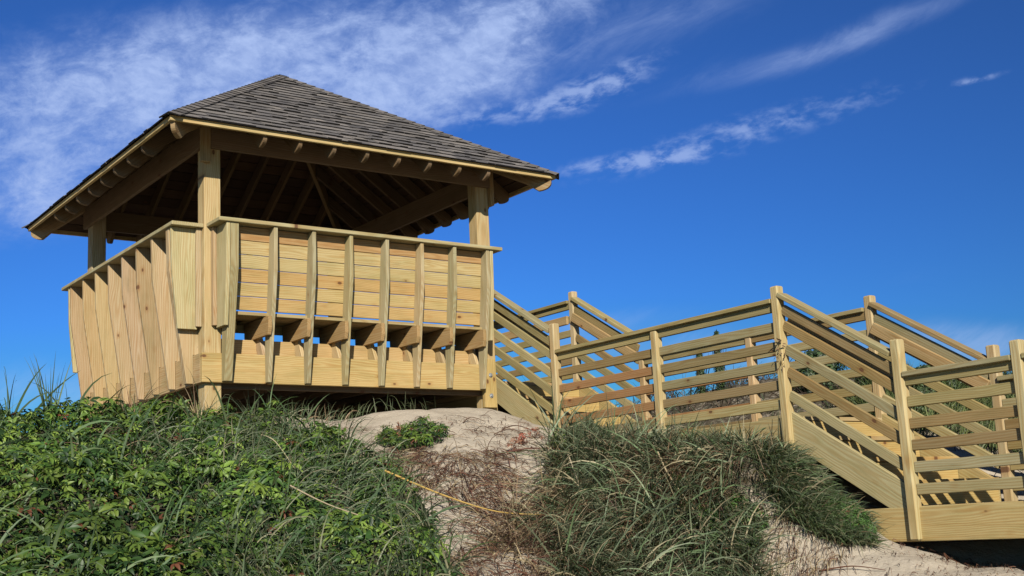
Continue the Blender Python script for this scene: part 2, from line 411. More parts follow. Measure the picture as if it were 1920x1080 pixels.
fr = [.166]+[.545, .915, 1.286, 1.659, 2.035, 2.40]+[2.782]
bench(lambda u, d, z: (u, -d, z), fr, True, 0, 2.808, SX, False)
lf = [.186]+[.569, .958, 1.342, 1.724, 2.113, 2.500]+[2.905]
bench(lambda u, d, z: (-d, u, z), lf, True, 0, 2.95, SY, True)

# ---- roof
roof_b = MB()
ze = ZE+.040                                    # top of fascia / underside of sheathing edge
apex = Vector((SX/2, SY/2, ZA))
cor = [Vector((-EO, -EO, ze)), Vector((SX+EO, -EO, ze)), Vector((SX+EO, SY+EO, ze)), Vector((-EO, SY+EO, ze))]
def side_frame(i):
    A_, B_ = cor[i], cor[(i+1) % 4]; mid = (A_+B_)/2
    e = (B_-A_).normalized(); s = apex-mid; n = e.cross(s).normalized()
    if n.z < 0: n = -n
    return A_, B_, e, s, n
def strip(i, t0, t1, lo=0., hi=0.):
    """quad corners of the roof side i between fractions t0,t1 of the way up"""
    A_, B_ = cor[i], cor[(i+1) % 4]
    return [A_.lerp(apex, t0), B_.lerp(apex, t0), B_.lerp(apex, t1), A_.lerp(apex, t1)]
for i in range(4):                              # plank sheathing
    _, _, e, s, n = side_frame(i)
    N = 19
    for k in range(N):
        q = strip(i, k/N+.002, (k+1)/N-.002 if k < N-1 else .999)
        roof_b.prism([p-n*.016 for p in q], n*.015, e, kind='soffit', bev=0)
roof = roof_b.build('roof', gz)
for i in range(4):                              # fascia strip all round
    A_, B_, e, s, n = side_frame(i)
    inn = Vector((-e.y, e.x, 0)); 
    if (apex-A_).dot(inn) < 0: inn = -inn
    b = MB(); L_ = (B_-A_)
    b.prism([A_+Vector((0, 0, -.040)), B_+Vector((0, 0, -.040)), B_+inn*.03-e*.03+Vector((0, 0, -.040)), A_+inn*.03+e*.03+Vector((0, 0, -.040))], (0, 0, .044), e, kind='tan', bev=.002, tint=(.64, .50, .25, 1))
    b.build('fascia', roof)
# shingles: one mesh per slope, every tab modelled
def shingles(i):
    A_, B_, e, s, n = side_frame(i)
    bm = bmesh.new(); tn = bm.verts.layers.float_color.new('tint')
    Ls = s.length; half0 = (B_-A_).length/2; mid = (A_+B_)/2; sd = s.normalized()
    NC = 21; over = .022; ex = (Ls+over)/NC
    def P(a, d, h): return mid+e*a+sd*d+n*h
    for k in range(NC):
        d0 = -over+k*ex; d1 = d0+ex*1.9
        def hw(d): return half0*(1-max(min(d, Ls), -over)/Ls)
        w0, w1 = hw(d0), hw(min(d1, Ls-.001)); a = -w0-random.uniform(0, .15)
        tone = random.uniform(.92, 1.08)
        while a < w0:
            wd = random.choice([.06, .085, .11, .14, .17]); a1 = a+wd
            x0, x1 = max(a, -w0), min(a1, w0)
            if x1-x0 > .004:
                y0, y1 = max(min(x0, w1), -w1), max(min(x1, w1), -w1)
                th = random.choice([.009, .010, .0165]); dd0 = d0-(random.choice([0, 0, 0, .004])); lift = .0125
                g = random.uniform(.80, 1.20)*tone; base = random.choice([(.170, .161, .156), (.142, .136, .136), (.195, .182, .172), (.120, .116, .118)])
                c = (base[0]*g, base[1]*g, base[2]*g, 1)
                pts = [P(x0, dd0, lift), P(x1, dd0, lift), P(y1, min(d1, Ls-.001), .001), P(y0, min(d1, Ls-.001), .001)]
                vs = [bm.verts.new(p*K) for p in pts]+[bm.verts.new((p+n*(th if q < 2 else .002))*K) for q, p in enumerate(pts)]
                for v in vs: v[tn] = c
                eb = [bm.verts.new(vs[q].co) for q in (0, 1, 5, 4)]          # the butt edge is bare black asphalt
                for v in eb: v[tn] = (.010, .009, .009, 1)
                try:
                    bm.faces.new(vs[4:8]); bm.faces.new(eb); bm.faces.new([vs[1], vs[2], vs[6], vs[5]]); bm.faces.new([vs[3], vs[0], vs[4], vs[7]])
                except ValueError: pass
            a = a1+.0012
    bmesh.ops.recalc_face_normals(bm, faces=bm.faces)
    me = bpy.data.meshes.new('shingles'); off = root_of(roof)
    for v in bm.verts: v.co -= off
    bm.to_mesh(me); bm.free(); me.materials.append(SHINGLE)
    o = bpy.data.objects.new('shingle_slope', me); COL.objects.link(o); o.parent = roof
for i in range(4): shingles(i)
def hipcap(i):
    bm = bmesh.new(); tn = bm.verts.layers.float_color.new('tint')
    c0 = cor[i]; ax = apex-c0; L_ = ax.length; d = ax.normalized()
    n1 = side_frame(i)[4]; n2 = side_frame((i-1) % 4)[4]
    nu = (n1+n2).normalized()
    t1 = n1.cross(d); t2 = d.cross(n2)
    if t1.dot(side_frame(i)[2]) < 0: t1 = -t1
    if t2.dot(-side_frame((i-1) % 4)[2]) < 0: t2 = -t2
    a = -.028
    while a < L_-.02:
        a1 = min(a+.20, L_+.02); g = random.uniform(.7, 1.3); c = (.145*g, .136*g, .132*g, 1)
        def ring(s, h): 
            o = c0+d*s
            return [o+t1*.085+n1*h, o+nu*(h*1.05), o+t2*.085+n2*h]
        lo = ring(a, .034); hi = ring(a1, .020); lb = ring(a, .022)
        V = [[bm.verts.new(p*K) for p in r] for r in (lo, hi, lb)]
        for r in V:
            for v in r: v[tn] = c
        for q in (0, 1):
            bm.faces.new([V[0][q], V[0][q+1], V[1][q+1], V[1][q]])
            eb = [bm.verts.new(v.co) for v in (V[2][q], V[2][q+1], V[0][q+1], V[0][q])]
            for v in eb: v[tn] = (.010, .009, .009, 1)
            bm.faces.new(eb)
        bm.faces.new([V[0][0], V[1][0], V[2][0]]); bm.faces.new([V[0][2], V[2][2], V[1][2]])
        a += .108
    bmesh.ops.recalc_face_normals(bm, faces=bm.faces)
    me = bpy.data.meshes.new('hip_cap'); off = root_of(roof)
    for v in bm.verts: v.co -= off
    bm.to_mesh(me); bm.free(); me.materials.append(SHINGLE)
    o = bpy.data.objects.new('hip_cap', me); COL.objects.link(o); o.parent = roof
for i in range(4): hipcap(i)
# rafters: rounded tails
def zu(side, d):                                 # underside of the planks at distance d inside the eave edge
    run = (SY/2 if side in (0, 2) else SX/2)+EO
    return ze+(ZA-ze)*d/run-.024
def rafter(side, u):
    run = (SY/2 if side in (0, 2) else SX/2)+EO; L_ = SX if side in (0, 2) else SY
    other = L_/2+EO; lim = min(u+EO, L_+EO-u)/other*run-.02
    if lim < .55: return
    dp = .150
    prof = [(.034, zu(side, .034))]
    for k in range(7):
        a = k/6*math.pi/2
        prof.append((.034+.11*(1-math.cos(a)), zu(side, .034)-.062-.058*math.sin(a)))
    prof += [(.26, zu(side, .26)-dp), (lim, zu(side, lim)-dp), (lim, zu(side, lim))]
    T = {0: lambda u, d: (u, d-EO), 2: lambda u, d: (u, SY+EO-d), 3: lambda u, d: (d-EO, u), 1: lambda u, d: (SX+EO-d, u)}[side]
    t = {0: (.036, 0, 0), 2: (.036, 0, 0), 1: (0, .036, 0), 3: (0, .036, 0)}[side]
    g = Vector((*T(0, 1), zu(side, 1)))-Vector((*T(0, 0), zu(side, 0)))
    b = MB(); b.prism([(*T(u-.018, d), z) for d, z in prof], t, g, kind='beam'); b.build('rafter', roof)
for side in (0, 2):
    for k in range(8): rafter(side, .365+k*.3337)
for side in (1, 3):
    for k in range(8): rafter(side, .282+k*.3645)
for i in range(4):                               # hip rafters
    c0 = cor[i]; d2 = Vector((apex.x-c0.x, apex.y-c0.y, 0)); R_ = d2.length; d2.normalize()
    def zz(s): return ze+(ZA-ze)*s/R_-.034
    sd = Vector((-d2.y, d2.x, 0))
    pr = [(.045, zz(.045))]+[(.045+.13*(1-math.cos(k/6*math.pi/2)), zz(.045)-.06-.075*math.sin(k/6*math.pi/2)) for k in range(7)]+[(.30, zz(.3)-.17), (R_-.05, zz(R_-.05)-.17), (R_-.05, zz(R_-.05))]
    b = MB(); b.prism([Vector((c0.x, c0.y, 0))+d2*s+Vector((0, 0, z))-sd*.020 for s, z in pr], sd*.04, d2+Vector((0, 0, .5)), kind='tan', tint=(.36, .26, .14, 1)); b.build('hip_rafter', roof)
# perimeter beams
bz0, bz1 = 1.803, 2.02
for k, (x0, x1, y0, y1, g) in enumerate(((.046, SX-.001, -.040, -.001, 'x'), (-.040, -.001, -.001, SY+.04, 'y'), (.001, SX-.001, SY+.001, SY+.04, 'x'), (SX+.001, SX+.04, .046, SY+.04, 'y'))):
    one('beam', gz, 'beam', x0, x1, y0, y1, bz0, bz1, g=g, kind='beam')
one('corner_block', gz, 'beam', -.044, .045, -.046, -.002, 1.668, 2.01, g='z', kind='beam', tint=(.44, .32, .16, 1), bev=.008)
one('corner_block', gz, 'beam', SX+.001, SX+.046, -.046, .042, 1.62, 2.01, g='z', kind='beam', tint=(.46, .32, .16, 1), bev=.008)

# ================================================================== BOARDWALK
XN, XF, PP = 3.05, 4.14, .0765           # outer face of near posts, inner face of far posts, post size
P0, P1, P2 = -.125, -.863, -1.570        # floor levels
Y0, Y1, Y2, Y3 = .13, -.79, -3.64, -4.60 # stairs 1 from Y0 to Y1, walkway Y1..Y2, stairs 2 Y2..Y3, lower walkway beyond
YEND = -8.3
bw = empty('boardwalk', (3.6, -2.2, -1.1), 'new pine boardwalk with slatted railings stepping down the dune from the gazebo', 'boardwalk')
# floors
def floor(y0, y1, z, x0=3.126, x1=4.140):
    b = MB(); y = y1
    while y < y0-.02:
        b.beam(x0, x1, y, min(y+.113, y0)-.004, z-.030, z, g='x', bev=.002, kind='pine'); y += .113
    b.build('floor_boards', bw)
floor(3.6, Y0+.02, P0); floor(Y1+.0, Y2, P1); floor(Y3, YEND, P2)
for (y0, y1, z) in ((Y1-.085, Y2+.0, P1), (-4.22, YEND, P2), (3.6, Y0-.0, P0)):
    for x in (3.088, 4.142):
        one('rim_board', bw, 'beam', x, x+.036, y1, y0, z-.232, z-.003, g='y', kind='warm', bev=.004, tint=(.56, .44, .20, 1) if z == P2 else (.46, .38, .19, 1))
    b = MB(); y = y1+.3
    while y < y0-.1:
        b.beam(3.127, 4.139, y, y+.035, z-.21, z-.033, g='x', kind='beam', bev=0); y += .41
    b.build('floor_joists', bw)
# visible top strip of rim: floor edge board
# stairs
def stairs(ya, yb, za, zb, n):
    run = (ya-yb)/(n-1); rise = (za-zb)/n
    for k in range(1, n):
        z = za-rise*k; y0 = ya-run*(k-1)
        b = MB(); b.beam(3.128, 4.138, y0-run*.52, y0+.02, z-.032, z, g='x', kind='warm'); b.beam(3.128, 4.138, y0-run-.018, y0-run*.52-.004, z-.032, z, g='x', kind='warm')
        b.build('tread', bw)
    for k in range(0, n):
        z = za-rise*k; y0 = ya-run*k if k else ya
        one('riser', bw, 'beam', 3.130, 4.136, y0+.0-(.0 if k else .0), y0+.024, z-rise+.004, z-.036, g='x', kind='warm', tint=(.56, .42, .17, 1))
    sl = (za-zb)/(ya-yb); sl = .61
    for x, kd in ((3.090, (.50, .44, .24, 1)), (4.141, (.52, .42, .20, 1))):
        # sloping stringer board
        zt = lambda y: STR(y, ya, za)
        yt, yl = ya+.04, yb-.0
        pts = [(x, yt, zt(yt)), (x, yl+.01, zt(yl)), (x, yl+.01, zt(yl)-.255), (x, yt, zt(yt)-.262)]
        b = MB(); b.prism(pts, (.036, 0, 0), (0, -1, -.6), bev=.004, tint=kd); b.build('stringer', bw)
def STR(y, ya, za): return za+(-.848-P1)+.61*(y-(ya-.03))+.0
stairs(Y0, Y1-.01, P0, P1, 4); stairs(Y2, Y3+.005, P1, P2, 4)
# posts
def wpost(x, y, zb, zt, tint=None, label=None):
    b = MB()
    # rounded-over top: stack of a tall post and a chamfered cap in one board
    c = .012
    b.beam(x, x+PP, y-PP, y, zb, zt, g='z', kind='tan', bev=.010, tint=tint)
    return b.build('railing_post', bw, label=label)
near = [(-.803, -1.3, .288), (-2.190, -1.35, .0), (-3.565, -1.5, .126), (-4.600, -1.795, -.440), (-5.500, -2.3, -.580), (-6.45, -2.6, -.70), (-7.4, -2.8, -.58)]
tp = [(.58, .46, .26, 1), (.58, .47, .25, 1), (.58, .47, .24, 1), (.60, .50, .27, 1), (.55, .47, .26, 1), None, None]
for (y, zb, zt), t in zip(near, tp): wpost(XN, y, zb, zt, t)
far = [(.235, -1.2, .862), (-.80, -1.3, .0), (-2.235, -1.4, .0), (-3.57, -1.5, .128), (-4.62, -2.3, -.432), (-5.5, -2.3, -.69), (-6.45, -2.6, -.70), (2.0, -1.3, .74), (3.5, -1.3, .86)]
for y, zb, zt in far: wpost(XF, y, zb, zt)
# railings: cap board with the slats as its sub-parts
def railing(xs, ya, yb, za, zb, n, offs, capw, inner=None, kd='rail', h=.074):
    """xs: outer x of slats; from (ya, cap top za) to (yb, zb)"""
    dy = yb-ya; dz = zb-za; L_ = Vector((0, dy, dz)); u = L_.normalized(); nz = Vector((0, -u.z, u.y)); nz = nz if nz.z > 0 else -nz
    b = MB(); b.board(Vector((capw[0], ya, za))-nz*.036, L_, (capw[1]-capw[0], 0, 0), nz*.035, kind=kd, bev=.004)
    cap = b.build('railing', bw)
    for o in offs:
        hh = h; b = MB()
        a = Vector((xs, ya, za-o))-nz*hh/2
        b.board(a, L_, nz*hh, (.030, 0, 0), kind=kd, bev=.004)
        b.build('slat', cap)
    if inner is not None:
        b = MB(); b.board(Vector((inner, ya, za-.215))-nz*.046, L_, nz*.092, (.03, 0, 0), kind='tan', bev=.004, tint=(.50, .36, .18, 1)); b.build('hand_board', cap)
FLAT = [.066, .217, .366, .512, .660, .806]
SLOPE = [.128, .252, .432, .602, .780]
for near_side in (True, False):
    xs = 3.079 if near_side else 4.150
    cw = (3.046, 3.150) if near_side else (4.120, 4.222)
    inn = 3.128 if near_side else 4.108
    pn = near if near_side else None
    eps = .002
    if near_side:
        yA, yB, yC, yD, yE = -.803, -2.19, -3.565, -4.60, -5.50
    else:
        yA, yB, yC, yD, yE = -.80, -2.235, -3.57, -4.62, -5.5
    top0 = .79+.0 if near_side else .775
    ycap = .2 if near_side else .235
    # stairs 1
    railing(xs, ycap-(0 if near_side else PP+eps), yA+eps, .825 if near_side else .80, .238, 5, SLOPE, cw, inn, kd='rail')
    # walkway 1, slats in two lengths
    railing(xs, yA-PP-eps, yC+eps, .036, .038, 6, [], cw)
    for (p, q) in ((yA-PP-eps, yB+eps), (yB-PP-eps, yC+eps)):
        cap = [o for o in bw.children if o.name.startswith('railing') and not o.name.startswith('railing_post')][-1]
    base = cap
    for (p, q) in ((yA-PP-eps, yB-PP/2), (yB-PP/2-.002, yC+eps)):
        for j, o in enumerate(FLAT):
            b = MB(); kd = 'rail'
            t = None
            if p > -1 and j in (2, 3, 4): t = (.42, .24, .11, 1)
            b.board((xs, p, .037-o-.0365), (0, q-p, 0), (0, 0, .073), (.030, 0, 0), kind=kd, bev=.004, tint=t); b.build('slat', base)
    # stairs 2
    railing(xs, yC-PP-eps, yD+eps, .072, -.520, 5, SLOPE, cw, inn)
    # lower walkway
    ys = [yD, yE, -6.45, -7.4]
    for p, q in zip(ys[:-1], ys[1:]):
        railing(xs, p-PP-eps, q+eps, -.668, -.668, 6, [.06, .205, .352, .498, .645, .792], cw, None, kd='warm' if False else 'rail')
    # upper landing
    if not near_side:
        railing(xs, .237, 2.0-PP, .775, .775, 6, [.06, .205, .352, .498, .645, .792], cw, .0 or 4.108)
        railing(xs, 2.002, 3.5-PP, .775, .775, 6, [.06, .205, .352, .498, .645, .792], cw, 4.108)

# ================================================================== GROUND
CTRL=[(0,0,-.62),(1.1,-.3,-.62),(1.9,-.3,-.5),(2.4,-.1,-.46),(2.85,0,-.46),(2.4,-.6,-.54),(3.05,-.85,-.70),(3,-1.5,-.86),(3,-2.3,-1.02),(3,-3.2,-1.08),(2.95,-3.64,-1.14),
(2.95,-4.06,-1.5),(2.95,-4.3,-1.68),(2.95,-4.67,-1.84),(3,-5.4,-1.98),(3,-6.5,-2.25),
(-1.5,.3,-.64),(-1.5,-1,-.98),(-1.5,-2,-1.38),(-1.5,-3,-1.78),(-1.5,-4.5,-2.3),(-1.5,-7,-2.9),
(-.9,0,-.6),(0,-.6,-.74),(0,-1.5,-1.08),(0,-2.5,-1.5),(0,-3.5,-1.9),(0,-5,-2.4),(0,-7,-2.85),
(1.5,-.8,-.74),(1.5,-1.5,-1.0),(1.5,-2.5,-1.4),(1.5,-3.5,-1.8),(1.5,-5,-2.3),(1.5,-7,-2.8),
(2.3,-1.4,-.84),(2.35,-2,-1.02),(2.3,-3,-1.28),(2.3,-4,-1.7),(2.3,-5,-2.05),(2.3,-6.5,-2.45),
(1.5,1.5,-.72),(1.5,3.2,-.85),(-.5,2,-.62),(-.8,3.2,-.7),(-3,1,-.8),(-4,-1,-1.1),(-4,-4,-2.1),(-4,-7,-2.9),(-4,4,-1.1),(-7,0,-1.2),(-7,-5,-2.6),
(3.6,.5,-.6),(3.6,-1,-.98),(3.6,-2,-1.2),(3.6,-3.4,-1.3),(3.6,-4.2,-1.75),(3.6,-5,-2.05),(4.4,-.5,-.9),(4.4,-2.2,-1.0),(4.4,-3.5,-1.15),(4.4,-4.6,-1.6),
(4.8,-1,-.7),(5.5,-.8,-.33),(5.2,-2.4,-.66),(5.4,-3.6,-.85),(6.5,0,-.1),(6.3,-2,-.35),(8,2,-.2),(7,-4,-.7),(5.2,-5.5,-1.4),(6,-7,-1.9),(5,2,-.5),(5,4.5,-.8),(3,6,-1.1),(0,6,-1.2),(10,-2,-.7),(10,-7,-1.8),(8,6,-.8),
(-4,-10,-3.0),(0,-10,-3.0),(4,-10,-2.9),(8,-10,-2.8),(-8,-9,-3.0),(-8,5,-1.6),(0,9,-1.7),(11,8,-1.4)]
C=np.array(CTRL,float)
def _U(r2): return np.where(r2>1e-12,r2*np.log(np.maximum(r2,1e-12)),0)
def _fit():
    n=len(C);d=((C[:,None,:2]-C[None,:,:2])**2).sum(-1)
    A=np.zeros((n+3,n+3));A[:n,:n]=_U(d)+np.eye(n)*.02;A[:n,n]=1;A[:n,n+1:]=C[:,:2];A[n:,:n]=A[:n,n:].T
    return np.linalg.solve(A,np.r_[C[:,2],0,0,0])
W=_fit()
def hbase(x,y):
    x=np.asarray(x,float);y=np.asarray(y,float)
    cx=np.clip(x,-9,12);cy=np.clip(y,-11,10)
    z=W[-3]+W[-2]*cx+W[-1]*cy
    for (a,b,_),w in zip(C,W): z=z+w*_U((cx-a)**2+(cy-b)**2)
    out=np.maximum(np.hypot(x-cx,y-cy),0)
    t=1-np.exp(-out/6)
    return z*(1-t)+(-3.1)*t
def bumps(x,y):
    z=0*x
    for a,b,c,k,p in ((.5,.3,.035,2.1,0),(-.4,.8,.025,3.7,1.3),(.9,-.2,.014,7.3,2.1),(.2,1,.010,11.7,.4),(.7,.7,.006,23.,3.)):
        z=z+c*np.sin(k*(a*x+b*y)+p+1.3*np.sin(k*.6*(b*x-a*y)+p))
    return z
def H(x,y): return hbase(x,y)+bumps(np.asarray(x,float),np.asarray(y,float))

def sstep(x, a, b):
    t = np.clip((x-a)/(b-a), 0, 1); return t*t*(3-2*t)
_H0 = H
def H(x, y):
    x = np.asarray(x, float); y = np.asarray(y, float); z = _H0(x, y)
    inx = sstep(x, 3.02, 3.12)*(1-sstep(x, 4.22, 4.5))
    lim = np.where(y > -.75, 9, np.where(y > -3.7, -1.02, np.where(y > -4.25, -1.50+(y+3.95)*.9, -1.83)))
    lim = np.where((y > -.75) & (y < .2), -.55+(y-.2)*.45, np.where(y > .2, -.5, lim))
    zz = np.minimum(z, lim)
    return z*(1-inx)+zz*inx
def inpoly(x, y, P):
    r = np.zeros(x.shape, bool); n = len(P); j = n-1
    for i in range(n):
        xi, yi = P[i]; xj, yj = P[j]
        c = ((yi > y) != (yj > y)) & (x < (xj-xi)*(y-yi)/((yj-yi) or 1e-9)+xi)
        r ^= c; j = i
    return r
CREEP = [(-6, 1.2), (-1.6, .45), (-.55, .12), (.1, -.12), (.5, -.35), (.7, -.9), (.58, -1.7), (.60, -2.2), (.62, -2.55), (.20, -3.2), (-.1, -5), (-6, -5)]
MOUND = [(2.3, -1.65), (2.62, -1.5), (3.0, -1.35), (3.03, -3.65), (2.98, -3.95), (2.74, -4.05), (2.5, -3.84), (2.3, -3.92), (2.0, -4.2), (1.6, -5), (.9, -5), (.82, -3.7), (1.18, -2.95), (1.62, -2.50), (1.98, -2.1)]
EDGE = [(2.78, -3.45), (3.03, -3.6), (3.0, -4.0), (3.0, -4.25), (2.80, -4.52), (2.62, -4.36), (2.50, -4.0)]
EDGELOW = [(2.72, -3.98), (3.0, -3.98), (3.0, -4.25), (2.82, -4.52), (2.66, -4.38)]
LOW = [(2.1, -3.60), (2.39, -3.72), (2.36, -3.99), (2.0, -4.15), (1.86, -3.94)]
PATCH = [(.99, -1.1), (1.3, -.72), (1.62, -.82), (1.62, -1.25), (1.33, -1.42), (1.06, -1.32)]
PATCH2 = [(2.12, -1.98), (2.5, -1.55), (2.85, -1.65), (2.4, -2.25)]
LITTER = [(.62, -1.35), (1.1, -1.22), (1.58, -1.45), (2.04, -1.65), (2.3, -1.9), (2.2, -2.4), (1.75, -2.6), (1.35, -2.95), (1.0, -3.7), (.9, -4.8), (-.1, -4.8), (.15, -3.3), (.6, -2.59), (.51, -2.2)]
FARV = [(4.6, .5), (4.5, -3.0), (4.7, -4.6), (5.5, -5.6), (8.5, -6), (9, 3), (6, 3)]
def soft(x, y, P, r=.16):
    s = np.zeros(x.shape)
    for a in range(8):
        s += inpoly(x+r*math.cos(a*math.pi/4), y+r*math.sin(a*math.pi/4), P)
    return (s+inpoly(x, y, P)*2)/10

def axis_pts(lo, hi, st, far):
    a = list(np.arange(lo, hi+1e-6, st)); s = st; v = a[-1]
    while v < far: s *= 1.22; v += s; a.append(v)
    s = st; v = a[0]; b = []
    while v > -far: s *= 1.22; v -= s; b.append(v)
    return np.array(b[::-1]+a)
gx = axis_pts(-3.2, 7, .045, 700); gy = axis_pts(-6.4, 2.2, .045, 700)
X, Y = np.meshgrid(gx, gy); Z = H(X.ravel(), Y.ravel())
def mesh_np(name, V, F, cols=None, attr='tint', mat=None, smooth=False, parent=None, fac=None):
    """F: list of (n,k) index arrays"""
    me = bpy.data.meshes.new(name); V = np.asarray(V, np.float32)
    if parent is not None: V = V-np.array(root_of(parent), np.float32)
    me.vertices.add(len(V)); me.vertices.foreach_set('co', V.ravel())
    F = [f for f in F if len(f)]
    nl = sum(f.size for f in F); npoly = sum(len(f) for f in F)
    me.loops.add(nl); me.polygons.add(npoly)
    me.loops.foreach_set('vertex_index', np.concatenate([f.ravel() for f in F]).astype(np.int32))
    st, s = [], 0
    for f in F:
        st.append(s+np.arange(len(f))*f.shape[1]); s += f.size
    me.polygons.foreach_set('loop_start', np.concatenate(st).astype(np.int32))
    if smooth: me.polygons.foreach_set('use_smooth', np.ones(npoly, bool))
    me.update(calc_edges=True)
    if cols is not None:
        a = me.attributes.new('tint', 'FLOAT_COLOR', 'POINT')
        c4 = np.ones((len(V), 4), np.float32); c4[:, :3] = cols; a.data.foreach_set('color', c4.ravel())
    if fac is not None:
        a = me.attributes.new('veg', 'FLOAT', 'POINT'); a.data.foreach_set('value', np.asarray(fac, np.float32))
    me.materials.append(mat)
    o = bpy.data.objects.new(name, me); COL.objects.link(o)
    if parent is not None: o.parent = parent
    return o
ny, nx = X.shape
idx = np.arange(nx*ny).reshape(ny, nx)
Fq = np.stack([idx[:-1, :-1].ravel(), idx[:-1, 1:].ravel(), idx[1:, 1:].ravel(), idx[1:, :-1].ravel()], 1)
xv, yv = X.ravel(), Y.ravel()
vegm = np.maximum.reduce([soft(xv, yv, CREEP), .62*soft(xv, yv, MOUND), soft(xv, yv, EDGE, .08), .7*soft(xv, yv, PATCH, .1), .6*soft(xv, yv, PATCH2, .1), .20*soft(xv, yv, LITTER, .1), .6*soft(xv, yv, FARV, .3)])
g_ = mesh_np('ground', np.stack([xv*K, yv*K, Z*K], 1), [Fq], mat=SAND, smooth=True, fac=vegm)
tag(g_, kind='structure')

# ================================================================== PLANTS
def norm(a): return a/np.maximum(np.linalg.norm(a, axis=-1, keepdims=True), 1e-9)
def slope(x, y):
    e = .06
    return np.stack([-(H(x+e, y)-H(x-e, y))/(2*e), -(H(x, y+e)-H(x, y-e))/(2*e)], 1)
def scatter(P, n, seed):
    r = np.random.default_rng(seed); P_ = np.array(P); lo, hi = P_.min(0), P_.max(0); xs, ys = [], []
    c = 0
    while c < n:
        x = r.uniform(lo[0], hi[0], n*2); y = r.uniform(lo[1], hi[1], n*2); k = inpoly(x, y, P)
        xs.append(x[k]); ys.append(y[k]); c += k.sum()
    return np.concatenate(xs)[:n], np.concatenate(ys)[:n]
def blades(P, D, L, Wd, droop, cols, bias=None, seg=6, r=rng):
    """grass blades as curved tapering strips. P base, D start direction, L length, Wd width"""
    n = len(P); d = norm(D); p = P.copy(); V = []; 
    sd = norm(np.cross(d, r.normal(size=(n, 3))))
    if bias is None: bias = np.zeros((n, 3))
    bias = bias+np.array([0, 0, -1.0])
    for k in range(seg+1):
        t = k/seg; wf = (Wd*(1-t**2.2)*(.55+.45*min(1, t*4))+Wd*.05)[:, None]/2
        V.append(p-sd*wf); V.append(p+sd*wf)
        d = norm(d+bias*(droop*(.4+1.2*t)/seg)[:, None]); sd = norm(sd-d*(sd*d).sum(1, keepdims=True))
        p = p+d*(L/seg)[:, None]
        g = H(p[:, 0], p[:, 1])+.008+.02*r.random(n)
        p[:, 2] = np.maximum(p[:, 2], g)
    V = np.stack(V, 1)                              # n, 2(seg+1), 3
    m_ = V.shape[1]; base = (np.arange(n)*m_)[:, None]
    F = [np.concatenate([base+2*k, base+2*k+1, base+2*k+3, base+2*k+2], 1) for k in range(seg)]
    return V.reshape(-1, 3)*K, F, np.repeat(cols, m_, 0)
def stack(parts):
    Vs, Fs, Cs = [], [], []; o = 0
    for V, F, C_ in parts:
        Vs.append(V); Cs.append(C_); Fs += [f+o for f in F]; o += len(V)
    by = {}
    for f in Fs: by.setdefault(f.shape[1], []).append(f)
    return np.concatenate(Vs), [np.concatenate(v) for v in by.values()], np.concatenate(Cs)
def pal(cs, n, r, j=.28):
    cs = np.array(cs); k = r.integers(0, len(cs), n)
    return cs[k]*(1+r.uniform(-j, j, (n, 1)))
def fld(x, y, k, s):                                # cheap smooth noise 0..1
    v = np.sin(k*x+s)+np.sin(k*.83*y+2*s)+np.sin(k*.7*(x+y)+3*s)+np.sin(k*1.3*(x-y)+s*.5)+.6*np.sin(2.3*k*x-1.9*k*y+s)
    return np.clip(.5+v/6, 0, 1)
def leaves(C, N, A, size, cols, five=True, r=rng, slim=.34, lift=.25):
    """palmate sprigs: centre C, normal N, azimuth A -> five folded leaflets each"""
    n = len(C); N = norm(N); t = norm(np.cross(N, np.array([.3, .2, .9])+0*N)); b = np.cross(N, t)
    out = []
    angs = (-1.9, -.95, 0, .95, 1.9) if five else (0,)
    scl = (.72, .92, 1, .92, .72) if five else (1,)
    for a, sc_ in zip(angs, scl):
        an = A+a+r.normal(0, .12, n); dr = t*np.cos(an)[:, None]+b*np.sin(an)[:, None]
        dr = norm(dr-N*(r.uniform(.0, .75, (n, 1)))); w_ = norm(np.cross(N, dr)); nn = np.cross(dr, w_)
        L = (size*sc_*r.uniform(.8, 1.2, n))[:, None]; W_ = L*slim*r.uniform(.85, 1.15, (n, 1)); f = lift
        st = .10 if five else .02
        def q(u, v, h): return C+dr*L*(st+u)+w_*W_*v+nn*L*h
        vs = [q(0, 0, 0), q(.33, 0, -.0), q(.68, 0, -.05), q(1.0, 0, -.18), q(.30, .5, f*.25), q(.62, .42, f*.2), q(.30, -.5, f*.25), q(.62, -.42, f*.2)]
        V = np.stack(vs, 1); base = (np.arange(n)*8)[:, None]
        F = [base+np.array([[1, 4, 5, 2]]), base+np.array([[1, 2, 7, 6]]), base+np.array([[0, 4, 1]]), base+np.array([[0, 1, 6]]), base+np.array([[2, 5, 3]]), base+np.array([[2, 3, 7]])]
        c = cols*(1+r.uniform(-.1, .1, (n, 1)))
        out.append((V.reshape(-1, 3)*K, F, np.repeat(c, 8, 0)))
    return stack(out)
GREENS = [(.10, .175, .026), (.065, .135, .024), (.135, .215, .034), (.042, .095, .022), (.18, .26, .042), (.028, .065, .018)]
